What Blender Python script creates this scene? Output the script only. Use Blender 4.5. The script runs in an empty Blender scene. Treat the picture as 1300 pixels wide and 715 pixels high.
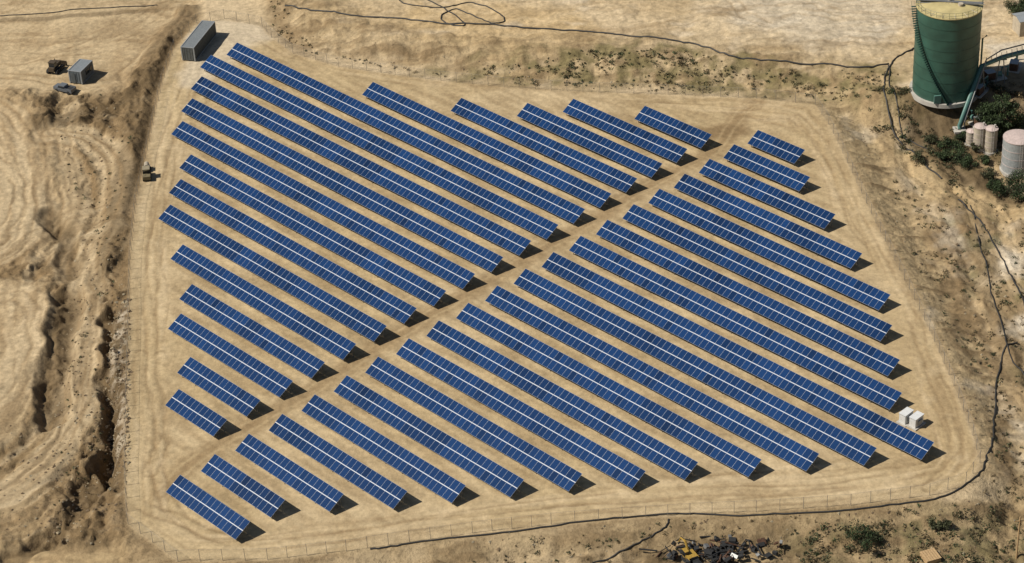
import bpy, math, random
import numpy as np
from mathutils import Matrix, Vector
random.seed(7); rng=np.random.default_rng(7)
sc=bpy.context.scene
# ------------------------------------------------------------------ camera / image pixel back-projection
F_,TH,RO,AZ,H=2963.0,0.5906,0.0612,2.39238,202.892
V0,U0,PIT,ZT=-263.577,-220.103,6.2,2.25
R_=np.array([1.,0,0]);UP_=np.array([0,math.sin(TH),math.cos(TH)]);FW=np.array([0,math.cos(TH),-math.sin(TH)])
CR=math.cos(RO)*R_-math.sin(RO)*UP_; CU=math.sin(RO)*R_+math.cos(RO)*UP_
def pixel_to_world(px,py,z=0.0):  # px, py are image pixel coordinates
    """image pixel cast through the camera onto height z -> world metres"""
    d=CR*(px-650)/F_-CU*(py-357.5)/F_+FW
    t=(z-H)/d[2]
    return (d[0]*t,d[1]*t)
def S(pts,z=0.0): return [pixel_to_world(a,b,z) for a,b in pts]
cam_d=bpy.data.cameras.new("camera");cam=bpy.data.objects.new("camera",cam_d);sc.collection.objects.link(cam)
cam_d.sensor_width=36;cam_d.lens=F_/1300*36;cam_d.clip_end=9000;cam_d.clip_start=1
M=Matrix(((CR[0],CU[0],-FW[0],0),(CR[1],CU[1],-FW[1],0),(CR[2],CU[2],-FW[2],H),(0,0,0,1)))
cam.matrix_world=M; sc.camera=cam
dv=np.array([math.sin(AZ),math.cos(AZ)]);nv=np.array([math.cos(AZ),-math.sin(AZ)])
# ------------------------------------------------------------------ noise
_perm=rng.permutation(1024).astype(np.int32);_ang=rng.random(1024).astype(np.float32)*2*np.pi
_gx=np.cos(_ang);_gy=np.sin(_ang)
def pn(x,y,seed=0):
    x=x.astype(np.float32)+seed*17.31;y=y.astype(np.float32)+seed*9.77
    xi=np.floor(x).astype(np.int32);yi=np.floor(y).astype(np.int32)
    xf=x-xi;yf=y-yi
    u=xf*xf*xf*(xf*(xf*6-15)+10);v=yf*yf*yf*(yf*(yf*6-15)+10)
    def g(a,b,fx,fy):
        h=_perm[(_perm[(xi+a)&1023]+yi+b)&1023];return _gx[h]*fx+_gy[h]*fy
    n00=g(0,0,xf,yf);n10=g(1,0,xf-1,yf);n01=g(0,1,xf,yf-1);n11=g(1,1,xf-1,yf-1)
    a=n00+u*(n10-n00);b=n01+u*(n11-n01)
    return (a+v*(b-a))*1.5
def fbm(x,y,s,o=4,seed=0,g=.5):
    r=0;a=1;t=0;f=1.0/s
    for i in range(o):
        r=r+a*pn(x*f,y*f,seed+i*3);t+=a;a*=g;f*=2.03
    return r/t
def ridge(x,y,s,o=4,seed=0):
    r=0;a=1;t=0;f=1.0/s
    for i in range(o):
        r=r+a*(1-np.abs(pn(x*f,y*f,seed+i*3))*2);t+=a;a*=.5;f*=2.03
    return r/t
def ss(a,b,x):
    t=np.clip((x-a)/(b-a),0,1);return t*t*(3-2*t)
# ------------------------------------------------------------------ grid
step=.26
cx=np.arange(-122,122,step);cy=np.arange(222,438,step)
def outer(start,sign,reach):
    r=[];d=step*2;p=start
    while abs(p)<reach: p=p+sign*d;r.append(p);d*=1.42
    return r
xs=np.array(outer(cx[0],-1,4500)[::-1]+list(cx)+outer(cx[-1],1,4500))
ys=np.array(outer(cy[0],-1,4000)[::-1]+list(cy)+outer(cy[-1],1,6000))
nx,ny=len(xs),len(ys)
X,Y=np.meshgrid(xs,ys);X=X.astype(np.float32);Y=Y.astype(np.float32)
w1=fbm(X,Y,7,3,1);w2=fbm(X,Y,7,3,5)
def segd(x,y,ax,ay,bx,by):
    dx=bx-ax;dy=by-ay;L2=dx*dx+dy*dy+1e-9
    t=np.clip(((x-ax)*dx+(y-ay)*dy)/L2,0,1)
    return np.hypot(x-ax-t*dx,y-ay-t*dy)
def sl(lo_x,hi_x,lo_y,hi_y):
    return slice(np.searchsorted(ys,lo_y),np.searchsorted(ys,hi_y)),slice(np.searchsorted(xs,lo_x),np.searchsorted(xs,hi_x))
def line_dist(W,maxd=6,warp=0.0):
    D=np.full(X.shape,maxd,np.float32)
    for (ax,ay),(bx,by) in zip(W[:-1],W[1:]):
        q=sl(min(ax,bx)-maxd,max(ax,bx)+maxd,min(ay,by)-maxd,max(ay,by)+maxd)
        D[q]=np.minimum(D[q],segd(X[q]+warp*w1[q],Y[q]+warp*w2[q],ax,ay,bx,by))
    return D
def smooth(W,n=5):
    P=[W[0]]+list(W)+[W[-1]];o=[]
    for i in range(1,len(P)-2):
        p0,p1,p2,p3=[np.array(p,float) for p in P[i-1:i+3]]
        for j in range(n):
            t=j/n;o.append(tuple(.5*((2*p1)+(-p0+p2)*t+(2*p0-5*p1+4*p2-p3)*t*t+(-p0+3*p1-3*p2+p3)*t**3)))
    o.append(tuple(W[-1]));return o
def signed(W,maxd=40,warp=0.0):
    """signed distance, + inside"""
    W=list(W)+[W[0]]
    D=line_dist(W,maxd,warp)
    xa=[p[0] for p in W];ya=[p[1] for p in W]
    q=sl(min(xa)-maxd,max(xa)+maxd,min(ya)-maxd,max(ya)+maxd)
    x=X[q]+warp*w1[q];y=Y[q]+warp*w2[q]
    ins=np.zeros(x.shape,bool)
    for (ax,ay),(bx,by) in zip(W[:-1],W[1:]):
        if ay==by: continue
        c=((ay>y)!=(by>y))&(x<(bx-ax)*(y-ay)/(by-ay)+ax);ins^=c
    s=-D;s[q]=np.where(ins,D[q],-D[q]);return s
def region(px,f=2.0,warp=2.0):
    return ss(-f,f,signed(S(px),f+2,warp))
def stroke(px,w,f=.5,warp=1.0):
    W=smooth(S(px));return 1-ss(w,w+f,line_dist(W,w+f+1,warp))
def twin(px,half=.9,sg=.28,warp=.6):
    d=line_dist(smooth(S(px)),4,warp);return np.exp(-((d-half)/sg)**2)
# ------------------------------------------------------------------ terrain zones
FENCE=[(163,666),(160,600),(162,500),(164,420),(166,330),(173,260),(190,180),(206,108),(222,62),(250,30),(285,24),(333,34),(345,48),(372,68),(430,85),(520,98),(640,111),(740,117),(870,121),(960,125),(1035,133),(1052,158),(1076,207),(1106,272),(1142,343),(1180,420),(1211,490),(1235,553),(1244,588),(1226,614),(1180,629),(1080,642),(960,650),(820,657),(700,666),(600,677),(520,688),(440,700),(340,711),(226,713)]
FW_=S(FENCE)
sd=signed(FW_,45,0.0);out=np.maximum(-sd,0)
sdw=sd+w1*1.2
wt=region([(338,-90),(345,40),(372,66),(640,108),(1040,130),(1130,150),(1400,150),(1400,-90)],4,1)
wl=region([(-90,-90),(250,-90),(250,24),(206,110),(175,300),(168,500),(168,690),(150,800),(-90,800)],2,.5)
wr=region([(1040,130),(1120,140),(1400,140),(1400,800),(1290,800),(1246,600)],3,1)
wb=region([(165,672),(640,676),(1246,600),(1400,640),(1400,900),(120,900)],3,1)
inpad=ss(-.6,.6,sd)
# left quarry flats
flat_tl=region([(-80,-80),(300,-80),(240,18),(178,82),(130,112),(70,118),(-80,112)],3,3)
flat_l1=region([(-80,112),(30,128),(58,190),(72,250),(54,312),(-80,350)],3,3)
flat_l2=region([(-80,352),(40,352),(62,380),(64,430),(44,490),(8,548),(-80,560)],3,3)
flat_l3=region([(-80,690),(150,688),(168,730),(-80,760)],2,2)
t_path=[(62,165),(105,170),(135,190),(148,225),(140,270),(118,310),(108,350),(106,400),(100,450),(96,490),(88,530),(60,575),(20,610),(-20,630)]
t_path2=[(92,130),(76,170),(90,215),(96,265),(78,320),(82,345),(110,330),(135,290)]
path=np.maximum(stroke(t_path,1.9,2.2,1.5),stroke(t_path2,1.0,2.0,1.5))
low=region([(-80,560),(60,500),(90,500),(80,560),(60,640),(40,690),(-80,690)],4,4)
darkcut=region([(80,350),(150,320),(166,400),(164,600),(150,684),(40,684),(84,600),(110,520),(70,470)],3,5)
flats=np.clip(flat_tl+flat_l1+flat_l2+flat_l3+path*.85+low*.45,0,1)
curve=S([(-40,105),(30,128),(62,190),(72,250),(52,312),(-40,352)])
dcv=line_dist(smooth(curve),34,1.2)
grade_l=fbm(dcv,(X+Y)*.07,1.5,4,201)
dcp=line_dist(smooth(S(t_path)),20,1.0);grade_p=fbm(dcp,Y*.08,1.3,4,205)
curve3=S([(-60,640),(30,600),(90,545),(120,470),(122,400),(118,330)]);dc3=line_dist(smooth(curve3),25,1.2);grade_3=fbm(dc3,(X-Y)*.07,1.6,4,209)
Z=np.zeros(X.shape,np.float32)
big=fbm(X,Y,22,3,31);mid=fbm(X,Y,6,4,41);fine=fbm(X,Y,1.6,4,51)
Xa=X+3*w1;Ya=Y*.42+2*w2
rd=ridge(Xa,Ya,8,4,61);rd2=ridge(X+w1*2,Y*.7+w2*2,3.0,4,65)
lr=fbm(X,Y*.6,22,3,33)*3.0
lr=lr+ (np.floor(lr/1.2)*1.2+1.2*ss(.33,.67,(lr/1.2)%1)-lr)*.7
left=(-.9*ss(0,5,out)+lr*(1-.8*flats)+((rd-.45)*(1.35+.7*darkcut)+(rd2-.4)*(.8+.5*darkcut)+fine*.55)*(1-flats*.95)+.22*(grade_l*flat_l1+grade_p*(1-ss(4,9,dcp))+grade_3*(low+(1-flats)*.6)))
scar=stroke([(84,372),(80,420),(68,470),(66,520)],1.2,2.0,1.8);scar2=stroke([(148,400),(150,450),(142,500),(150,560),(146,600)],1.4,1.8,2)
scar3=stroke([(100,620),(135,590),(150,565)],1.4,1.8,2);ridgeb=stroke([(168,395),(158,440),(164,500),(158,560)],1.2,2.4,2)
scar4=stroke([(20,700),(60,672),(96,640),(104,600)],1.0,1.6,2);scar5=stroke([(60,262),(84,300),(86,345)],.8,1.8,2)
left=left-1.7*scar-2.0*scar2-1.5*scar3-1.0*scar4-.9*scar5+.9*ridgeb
berm=stroke([(240,12),(205,55),(186,92),(176,140),(166,200),(152,262),(140,330)],1.2,2.8,1.5)
left=left+1.1*berm*ss(0,1.5,out)
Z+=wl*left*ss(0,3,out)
# north bank
rill=fbm(X*1.0+w1,Y*.35+w2,2.6,5,71);band_t=ss(.5,3,out)*(1-ss(9,19,out+w1*6))
cont=fbm(X*.16+w1*.6,Y+w2*2,2.4,4,73)
grade_n=fbm(X*.09+w1*.4,Y+w2*3,1.7,4,213)
Z+=wt*(2.4*ss(1,13,out)+(rill*.5+cont*.6)*band_t+mid*.5*ss(2,8,out)+fine*.12+grade_n*.16*ss(4,14,out))
# east bank
ed=np.array(S([(1245,590)])[0])-np.array(S([(1052,158)])[0]);ed/=np.hypot(*ed)
ea=X*ed[0]+Y*ed[1];eb=X*ed[1]-Y*ed[0]
rill_e=fbm(ea+w1*.6,eb*.3+w2*.5,1.6,4,75);band_e=ss(.3,1.5,out)*(1-ss(5.5,9,out+w1*2))
lin_e=fbm(ea*.18+w1,eb+w2*2,3.2,5,77);grade_e=fbm(ea*.08,eb+w2*2,1.3,4,217)
Z+=wr*(-2.0*ss(.5,7,out)+rill_e*.85*band_e+(mid*.9+lin_e*1.1+fine*.16+grade_e*.2)*ss(6,11,out))
# south bank
lin_s=fbm(X*.25+w1,Y+w2*1.5,2.2,5,79)
Z+=wb*(-1.5*ss(1,7,out)+(mid*.8+fine*.25+lin_s*.95)*ss(.8,5,out))
Z+=inpad*(fbm(X,Y,14,2,81)*.22+fbm(X,Y,1.1,3,85)*.03)
far=1-ss(150,900,np.hypot(X,Y-320));Z*=far
Z+=(1-far)*(fbm(X,Y,700,4,91)*45+8)*ss(250,1800,np.hypot(X,Y-320))
# ------------------------------------------------------------------ albedo
C=np.zeros(X.shape+(3,),np.float32)
def c3(*a): return np.array(a,np.float32)
def mix(m,c,k=1.0):
    global C
    m=(np.clip(m,0,1)*k)[...,None];C=C*(1-m)+m*(c if isinstance(c,np.ndarray) else c3(*c))
PALE=c3(.54,.42,.262);PAD=c3(.465,.352,.198);TAN=c3(.385,.28,.150);BRN=c3(.215,.145,.074);DRK=c3(.085,.058,.030);WHT=c3(.60,.52,.40)
OCH=c3(.47,.325,.15);VEG=c3(.11,.10,.045);GRY=c3(.40,.35,.27)
n_b=fbm(X,Y,30,4,101);n_m=fbm(X,Y,8,5,105);n_f=fbm(X,Y,1.8,4,111);n_s=fbm(X,Y,4,5,115);n_x=fbm(X,Y,.8,3,117)
C[:]=PALE
mix(ss(-.3,.45,n_b),TAN,.7);mix(ss(.05,.5,n_m),BRN,.25)
# north plain
mix(wt*region([(560,18),(700,22),(780,60),(640,84),(540,60),(470,40)],4,5),OCH,.55)
mix(wt*region([(930,-10),(1130,-10),(1150,50),(1090,84),(960,60),(900,30)],5,6),GRY*1.3,.6)
mix(wt*ss(.05,.55,fbm(X,Y*2.4,14,5,121)),BRN,.55)
mix(wt*ss(.15,.5,fbm(X,Y*2,9,5,125)),WHT,.35)
mix(wt*ss(.0,.4,grade_n),BRN*1.2,.4);mix(wt*ss(.0,.4,-grade_n),PALE*1.05,.3)
mix(wt*band_t,TAN,.5);mix(wt*band_t*ss(-.25,.35,cont+rill*.6),BRN*.9,.75)
mix(wt*band_t*ss(.0,.5,n_s),DRK,.45)
vg=region([(770,62),(880,68),(960,90),(1060,96),(1140,100),(1190,180),(1200,240),(1130,200),(1070,132),(860,117),(640,108),(520,92),(640,84)],3,5)
mix(vg*ss(-.25,.25,n_s),VEG+c3(.06,.04,.018),.8)
mix(region([(338,-10),(362,-10),(366,30),(400,78),(345,46)],1.5,2),BRN,.6)
trn=np.zeros(X.shape,np.float32)
for pts in ([(366,2),(440,40),(560,62),(700,66),(840,40),(980,10),(1060,-10)],[(360,40),(430,66),(560,80),(680,76),(800,58),(940,30),(1140,40)],[(480,-10),(560,30),(700,20),(860,10),(1100,20)],[(900,-10),(960,40),(1060,66),(1140,60)],[(1000,-10),(1060,30),(1150,36)],[(640,-10),(760,20),(900,30),(1000,60)]):
    trn=np.maximum(trn,twin(pts,1.0,.3,1.5)*(.5+.5*rng.random()))
trn*=ss(-.3,.2,fbm(X,Y,9,3,221));mix(wt*trn,BRN*1.15,.5);Z-=(wt*trn*.08).astype(np.float32)
# left
lm=wl*(1-inpad)
mix(lm,c3(.40,.295,.163));mix(lm*(1-flats),BRN*1.08,.88);mix(lm*(1-flats)*ss(-.15,.4,n_m),DRK*1.3,.65)
mix(lm*(1-flats)*ss(.05,.5,n_s)*ss(-.1,.3,rd-.4),PALE*.85,.55)
mix(lm*(1-flats)*ss(.0,.5,n_f),DRK,.35)
mix(lm*np.clip(flat_tl,0,1),PALE,.5);mix(lm*flat_l1,PALE,.7);mix(lm*flat_l2,PALE,.65);mix(lm*flat_l3,TAN*1.1,.6);mix(lm*path,PALE*.88,.6)
mix(lm*flats*ss(-.1,.5,fbm(X+w1*2,Y*.3,5,5,137)),BRN*1.3,.4)
mix(lm*np.clip(flat_l1+ (1-ss(26,33,dcv))*(1-flat_tl)*.4,0,1)*ss(-.05,.4,grade_l),BRN*1.15,.55)
mix(lm*(1-ss(4,9,dcp))*ss(-.05,.4,grade_p),BRN,.5);mix(lm*(1-ss(4,9,dcp))*ss(.0,.4,-grade_p),PALE,.35)
mix(lm*(1-ss(14,24,dc3))*ss(-.05,.35,grade_3),BRN*.9,.5);mix(lm*(1-ss(14,24,dc3))*ss(.05,.4,-grade_3),PALE*.95,.45)
mix(lm*flat_tl*ss(.0,.4,grade_n),BRN*1.2,.45)
mix(lm*darkcut*(1-path)*ss(-.4,.15,n_s),BRN*.8,.75);mix(lm*darkcut*(1-path)*ss(-.05,.35,n_m),DRK,.55);mix(lm*darkcut*ss(.12,.4,n_f),PALE*.8,.35)
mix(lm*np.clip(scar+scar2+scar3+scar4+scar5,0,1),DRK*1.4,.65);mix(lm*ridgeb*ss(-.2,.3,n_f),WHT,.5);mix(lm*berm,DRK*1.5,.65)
mix(lm*stroke([(60,150),(120,140),(160,118)],2,2,2),DRK,.6)
mix(lm*stroke([(-20,22),(60,18),(130,12),(200,8)],.5,.8,.8),DRK,.5)
mix(lm*region([(110,10),(230,-10),(240,20),(190,80),(140,112),(90,118),(150,60)],3,4)*ss(-.2,.3,n_m),BRN,.5)
trk=np.zeros(X.shape,np.float32)
for pts in ([(-20,120),(22,150),(46,200),(52,250),(36,305),(-20,335)],[(-20,190),(14,215),(24,250),(-5,300)],[(-20,150),(12,175),(34,215),(38,255),(20,300),(-20,322)],
  [(-20,108),(40,135),(64,190),(70,250),(50,310),(-20,348)],t_path,t_path2,
  [(84,185),(98,215),(92,270),(78,330),(30,350)],[(120,300),(112,360),(110,420),(104,470),(110,540),(128,600)],
  [(-20,600),(30,572),(80,535),(112,480),(116,430)],[(-20,620),(50,582),(95,545),(120,500)],[(-20,545),(25,525),(50,480),(58,430)],[(-20,585),(40,548),(86,500),(96,440)],
  [(-20,665),(50,640),(110,590),(128,540)],[(-20,700),(60,696),(150,704),(165,720)],[(-20,710),(60,708),(130,714)],
  [(-20,60),(60,66),(120,56),(180,28),(220,-10)],[(-20,90),(60,96),(110,108),(150,92),(200,45),(240,0)],[(-20,42),(90,46),(160,20),(200,-10)],[(-20,75),(90,60),(230,-10)],
  [(20,352),(70,345),(120,300),(146,250)],[(-20,380),(20,370),(44,400),(40,450),(10,500),(-20,515)]):
    trk=np.maximum(trk,twin(pts,1.0,.3,1.3)*(.5+.5*rng.random()))
trk*=ss(-.45,.1,fbm(X,Y,10,3,131))
mix(lm*trk,BRN,.6);Z-=(lm*trk*.13).astype(np.float32)
# east side
em=wr*(1-inpad)
mix(em,c3(.375,.272,.15),.75)
mix(em*band_e,PAD,.6);mix(em*band_e*ss(-.05,.45,rill_e),BRN*.75,.75)
mix(em*ss(6,10,out)*ss(-.1,.4,lin_e),BRN,.65);mix(em*ss(6,10,out)*ss(.05,.5,-lin_e),PALE,.6);mix(em*ss(6,10,out)*ss(.0,.4,grade_e),BRN,.45)
mix(em*ss(6,10,out)*ss(.0,.4,fbm(X,Y,12,4,143)),GRY,.5)
mix(em*region([(1166,286),(1215,270),(1250,330),(1262,420),(1290,470),(1300,640),(1262,610),(1250,520),(1222,440),(1190,370)],2,3)*ss(-.35,.15,n_s),BRN*.8,.8)
mix(em*ss(8,12,out)*ss(.05,.4,fbm(X,Y,6,5,147)),VEG*1.3,.65)
mix(em*ss(.1,.5,fbm(X,Y,9,5,141)),WHT,.4);mix(em*region([(1240,280),(1300,270),(1310,420),(1284,430),(1262,340)],2,3)*ss(-.1,.4,n_m),WHT,.8)
mix(stroke([(1165,190),(1200,228),(1250,248),(1330,262)],2.6,2,1.5),TAN*1.1,.8);mix(stroke([(1215,240),(1245,300),(1270,380),(1290,470)],1.4,1,1),DRK,.35)
trn=np.zeros(X.shape,np.float32)
for pts in ([(1165,190),(1200,228),(1250,248),(1330,262)],[(1110,150),(1150,240),(1200,330),(1250,430),(1300,500)],[(1090,170),(1140,270),(1190,370),(1232,460),(1262,560),(1300,620)],[(1190,240),(1240,330),(1280,400),(1330,430)]):
    trn=np.maximum(trn,twin(pts,1.0,.3,1.2)*(.5+.5*rng.random()))
trn*=ss(-.3,.2,fbm(X,Y,9,3,223));mix(em*trn,BRN,.5);Z-=(em*trn*.10).astype(np.float32)
mix(region([(1142,128),(1222,142),(1250,200),(1310,240),(1310,258),(1200,215),(1150,165)],2,2),DRK,.8)
mix(region([(1226,100),(1310,104),(1310,200),(1230,190)],1.5,1),DRK*1.4,.75)
mix(region([(1252,72),(1330,66),(1330,104),(1262,100)],1,.5),WHT*.9,.8)
# south
sm=wb*(1-inpad)
mix(sm,c3(.33,.24,.13),.85);mix(sm*ss(-.2,.35,lin_s),BRN*.88,.7);mix(sm*ss(.1,.45,n_f),DRK,.45);mix(sm*ss(.1,.5,n_m),PAD,.5)
mix(sm*region([(1010,665),(1240,645),(1330,640),(1330,740),(1000,740)],3,3)*ss(-.2,.25,n_s),VEG*1.25,.6)
mix(region([(1170,628),(1240,605),(1282,600),(1286,622),(1200,640)],1,1.5),PALE,.7)
mix(region([(760,672),(1000,668),(1060,690),(1040,740),(760,740)],3,3)*ss(-.3,.2,n_s),DRK*1.1,.7)
mix(sm*region([(380,700),(800,680),(800,740),(300,740)],3,3)*ss(-.2,.2,n_m),PALE,.4)
# pad
U=X*dv[0]+Y*dv[1];V=X*nv[0]+Y*nv[1]
padc=np.zeros_like(C);padc[:]=PAD
def pmix(m,c,k):
    global padc
    m=(np.clip(m,0,1)*k)[...,None];padc=padc*(1-m)+m*c
pmix(ss(-.4,.4,n_b),PALE,.45);pmix(ss(0,.5,n_m),TAN,.45)
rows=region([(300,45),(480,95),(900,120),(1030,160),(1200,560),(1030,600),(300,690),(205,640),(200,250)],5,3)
pmix(rows*ss(-.4,.4,fbm(U*.18,V,1.6,4,151)),BRN,.5)  # browner streaky soil under the rows, with panel shading painted into its colour
pmix(region([(880,125),(1040,135),(1246,590),(1180,625),(1130,590),(1145,370),(1000,160)],4,4),TAN,.65)
cr=[(960,128),(935,150),(905,192),(860,215),(760,275),(650,340),(560,392),(470,447),(370,512),(300,552),(240,590),(205,625)]
dcr=line_dist(smooth(S(cr)),8,.5)
pmix(1-ss(.6,2.8,dcr+.5*n_f),BRN*1.2,.72)
pmix(stroke([(880,175),(905,165),(935,168)],1.2,2.5,2),BRN,.9)
tp=np.exp(-((dcr-.9)/.28)**2)
pmix(tp*ss(-.4,.2,n_m),PAD,.5)
rowsI=region([(300,55),(480,105),(820,130),(1020,165),(1060,270),(1145,380),(1185,570),(890,600),(300,680),(215,610),(215,260)],.8,0)
grade_pad=fbm(sd+w1*.8,(X+Y)*.05,1.3,4,231)
pmix((1-rowsI)*ss(-.05,.45,grade_pad),BRN*1.15,.42);pmix((1-rowsI)*ss(.0,.4,-grade_pad),PALE*1.04,.4)
pr=np.zeros(X.shape,np.float32)
for c0,am in ((2.4,.5),(3.6,1),(5.4,1),(6.6,.6),(8.1,.7),(9.5,.5)):
    wv=fbm(X,Y,22,2,int(c0*10))*1.8
    pr=np.maximum(pr,np.exp(-((sd+wv-c0)/.22)**2)*am*ss(-.3,.15,fbm(X,Y,13,3,int(c0*7))))
pr*=(1-rowsI)
pmix(pr,BRN,.5);Z-=(pr*inpad*.05).astype(np.float32)
for pts in ([(175,640),(230,660),(330,692),(520,668),(700,648),(900,640),(1080,628),(1190,600),(1215,560),(1190,480),(1140,370),(1090,280),(1050,190),(1010,150)],
            [(190,600),(205,560),(195,470),(190,380),(200,290),(205,210),(230,130),(270,60),(330,50),(420,95),(600,120)],
            [(205,625),(200,580),(215,540),(205,450)],[(240,590),(200,560),(180,520),(178,450)],[(1180,620),(1210,590),(1230,560),(1200,480)],
            [(300,690),(250,670),(215,640),(185,560)],[(940,150),(1000,170),(1040,220),(1060,250)]):
    t=twin(pts,.95,.27,.7)*(1-rowsI)
    pmix(t*ss(-.4,.1,n_m),BRN,.5);Z-=(t*inpad*.05).astype(np.float32)
pmix((1-rowsI)*ss(.1,.5,fbm(X,Y,5,5,161)),PALE*1.05,.35)
pmix(stroke([(262,44),(286,36),(330,40),(300,52),(250,95)],2.5,3,2),WHT*.95,.5)
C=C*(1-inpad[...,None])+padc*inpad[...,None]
edge=np.exp(-((sdw+.3)/.9)**2);mix(edge*ss(-.3,.3,n_s),BRN,.4)
C*=(1+(.13+.12*(1-inpad))*n_f+.10*n_s+.22*(1-inpad)*n_x)[...,None]
C=np.clip(C,.02,.8)
RG=np.clip((1-inpad)*(.25+.6*np.clip(wl*(1-flats)+wb*.8+wt*band_t*.6+em*.5,0,1)),0,1)
# ------------------------------------------------------------------ build ground mesh
def zat(x,y):
    i=int(np.clip(np.searchsorted(xs,x)-1,0,nx-2));j=int(np.clip(np.searchsorted(ys,y)-1,0,ny-2))
    a=(x-xs[i])/(xs[i+1]-xs[i]);b=(y-ys[j])/(ys[j+1]-ys[j])
    return float((Z[j,i]*(1-a)+Z[j,i+1]*a)*(1-b)+(Z[j+1,i]*(1-a)+Z[j+1,i+1]*a)*b)
def ground(px,py):
    z=0
    for _ in range(5):
        x,y=pixel_to_world(px,py,z);z=zat(x,y)
    return Vector((x,y,z))
me=bpy.data.meshes.new("ground")
co=np.stack([X,Y,Z],-1).reshape(-1,3).astype(np.float32)
idx=np.arange(nx*ny).reshape(ny,nx)
fq=np.stack([idx[:-1,:-1],idx[:-1,1:],idx[1:,1:],idx[1:,:-1]],-1).reshape(-1,4).astype(np.int32)
me.vertices.add(len(co));me.vertices.foreach_set("co",co.ravel())
me.loops.add(fq.size);me.loops.foreach_set("vertex_index",fq.ravel())
me.polygons.add(len(fq));me.polygons.foreach_set("loop_start",np.arange(0,fq.size,4,dtype=np.int32))
me.polygons.foreach_set("use_smooth",np.ones(len(fq),bool))
me.update()
a=me.attributes.new("soil","FLOAT_COLOR","POINT")
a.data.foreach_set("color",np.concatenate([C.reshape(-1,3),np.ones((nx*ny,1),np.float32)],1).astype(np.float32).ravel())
a=me.attributes.new("rubble","FLOAT","POINT");a.data.foreach_set("value",RG.astype(np.float32).ravel())
g_ob=bpy.data.objects.new("ground",me);sc.collection.objects.link(g_ob)
# ------------------------------------------------------------------ materials
def mat(name,col=(.5,.5,.5),rough=.7,metal=0,var=.15,scale=3,bump=0):
    m=bpy.data.materials.new(name);m.use_nodes=True;nt=m.node_tree;b=nt.nodes["Principled BSDF"]
    b.inputs["Roughness"].default_value=rough;b.inputs["Metallic"].default_value=metal
    tc=nt.nodes.new("ShaderNodeTexCoord");n=nt.nodes.new("ShaderNodeTexNoise");n.inputs["Scale"].default_value=scale;n.inputs["Detail"].default_value=4
    nt.links.new(tc.outputs["Object"],n.inputs["Vector"])
    r=nt.nodes.new("ShaderNodeMapRange");r.inputs["From Min"].default_value=.3;r.inputs["From Max"].default_value=.7
    r.inputs["To Min"].default_value=1-var;r.inputs["To Max"].default_value=1+var;nt.links.new(n.outputs["Fac"],r.inputs["Value"])
    mx=nt.nodes.new("ShaderNodeVectorMath");mx.operation='SCALE';mx.inputs[0].default_value=col[:3];nt.links.new(r.outputs[0],mx.inputs["Scale"])
    nt.links.new(mx.outputs[0],b.inputs["Base Color"])
    if bump:
        bp=nt.nodes.new("ShaderNodeBump");bp.inputs["Strength"].default_value=bump;bp.inputs["Distance"].default_value=.05
        nt.links.new(n.outputs["Fac"],bp.inputs["Height"]);nt.links.new(bp.outputs[0],b.inputs["Normal"])
    return m
def ground_mat():
    m=bpy.data.materials.new("soil");m.use_nodes=True;nt=m.node_tree;N=nt.nodes;Lk=nt.links;b=N["Principled BSDF"]
    b.inputs["Roughness"].default_value=.95;b.inputs["Specular IOR Level"].default_value=.1
    at=N.new("ShaderNodeAttribute");at.attribute_name="soil";rb=N.new("ShaderNodeAttribute");rb.attribute_name="rubble"
    tc=N.new("ShaderNodeTexCoord")
    def noise(s,d=4,r=.6):
        n=N.new("ShaderNodeTexNoise");n.inputs["Scale"].default_value=s;n.inputs["Detail"].default_value=d;n.inputs["Roughness"].default_value=r
        Lk.new(tc.outputs["Object"],n.inputs["Vector"]);return n
    def mr(src,a,b_,c,d):
        r=N.new("ShaderNodeMapRange");r.inputs[1].default_value=a;r.inputs[2].default_value=b_;r.inputs[3].default_value=c;r.inputs[4].default_value=d
        Lk.new(src,r.inputs[0]);return r.outputs[0]
    def mul(a_,b_):
        x=N.new("ShaderNodeMath");x.operation='MULTIPLY';Lk.new(a_,x.inputs[0])
        if isinstance(b_,float): x.inputs[1].default_value=b_
        else: Lk.new(b_,x.inputs[1])
        return x.outputs[0]
    n1=noise(1.1,5,.72)
    k=mr(n1.outputs["Fac"],.28,.72,.74,1.24)
    v=N.new("ShaderNodeVectorMath");v.operation='SCALE';Lk.new(at.outputs["Color"],v.inputs[0]);Lk.new(k,v.inputs["Scale"])
    n4=noise(2.3,3,.7);dk=mul(mul(mr(n4.outputs["Fac"],.56,.64,0,1),rb.outputs["Fac"]),.6)
    mx2=N.new("ShaderNodeMixRGB");Lk.new(dk,mx2.inputs[0]);Lk.new(v.outputs[0],mx2.inputs[1]);mx2.inputs[2].default_value=(.10,.072,.04,1)
    Lk.new(mx2.outputs[0],b.inputs["Base Color"])
    bp=N.new("ShaderNodeBump");bp.inputs["Distance"].default_value=.5
    Lk.new(mr(rb.outputs["Fac"],0,1,.3,.9),bp.inputs["Strength"]);Lk.new(n1.outputs["Fac"],bp.inputs["Height"]);Lk.new(bp.outputs[0],b.inputs["Normal"])
    return m
g_ob.data.materials.append(ground_mat())
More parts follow.
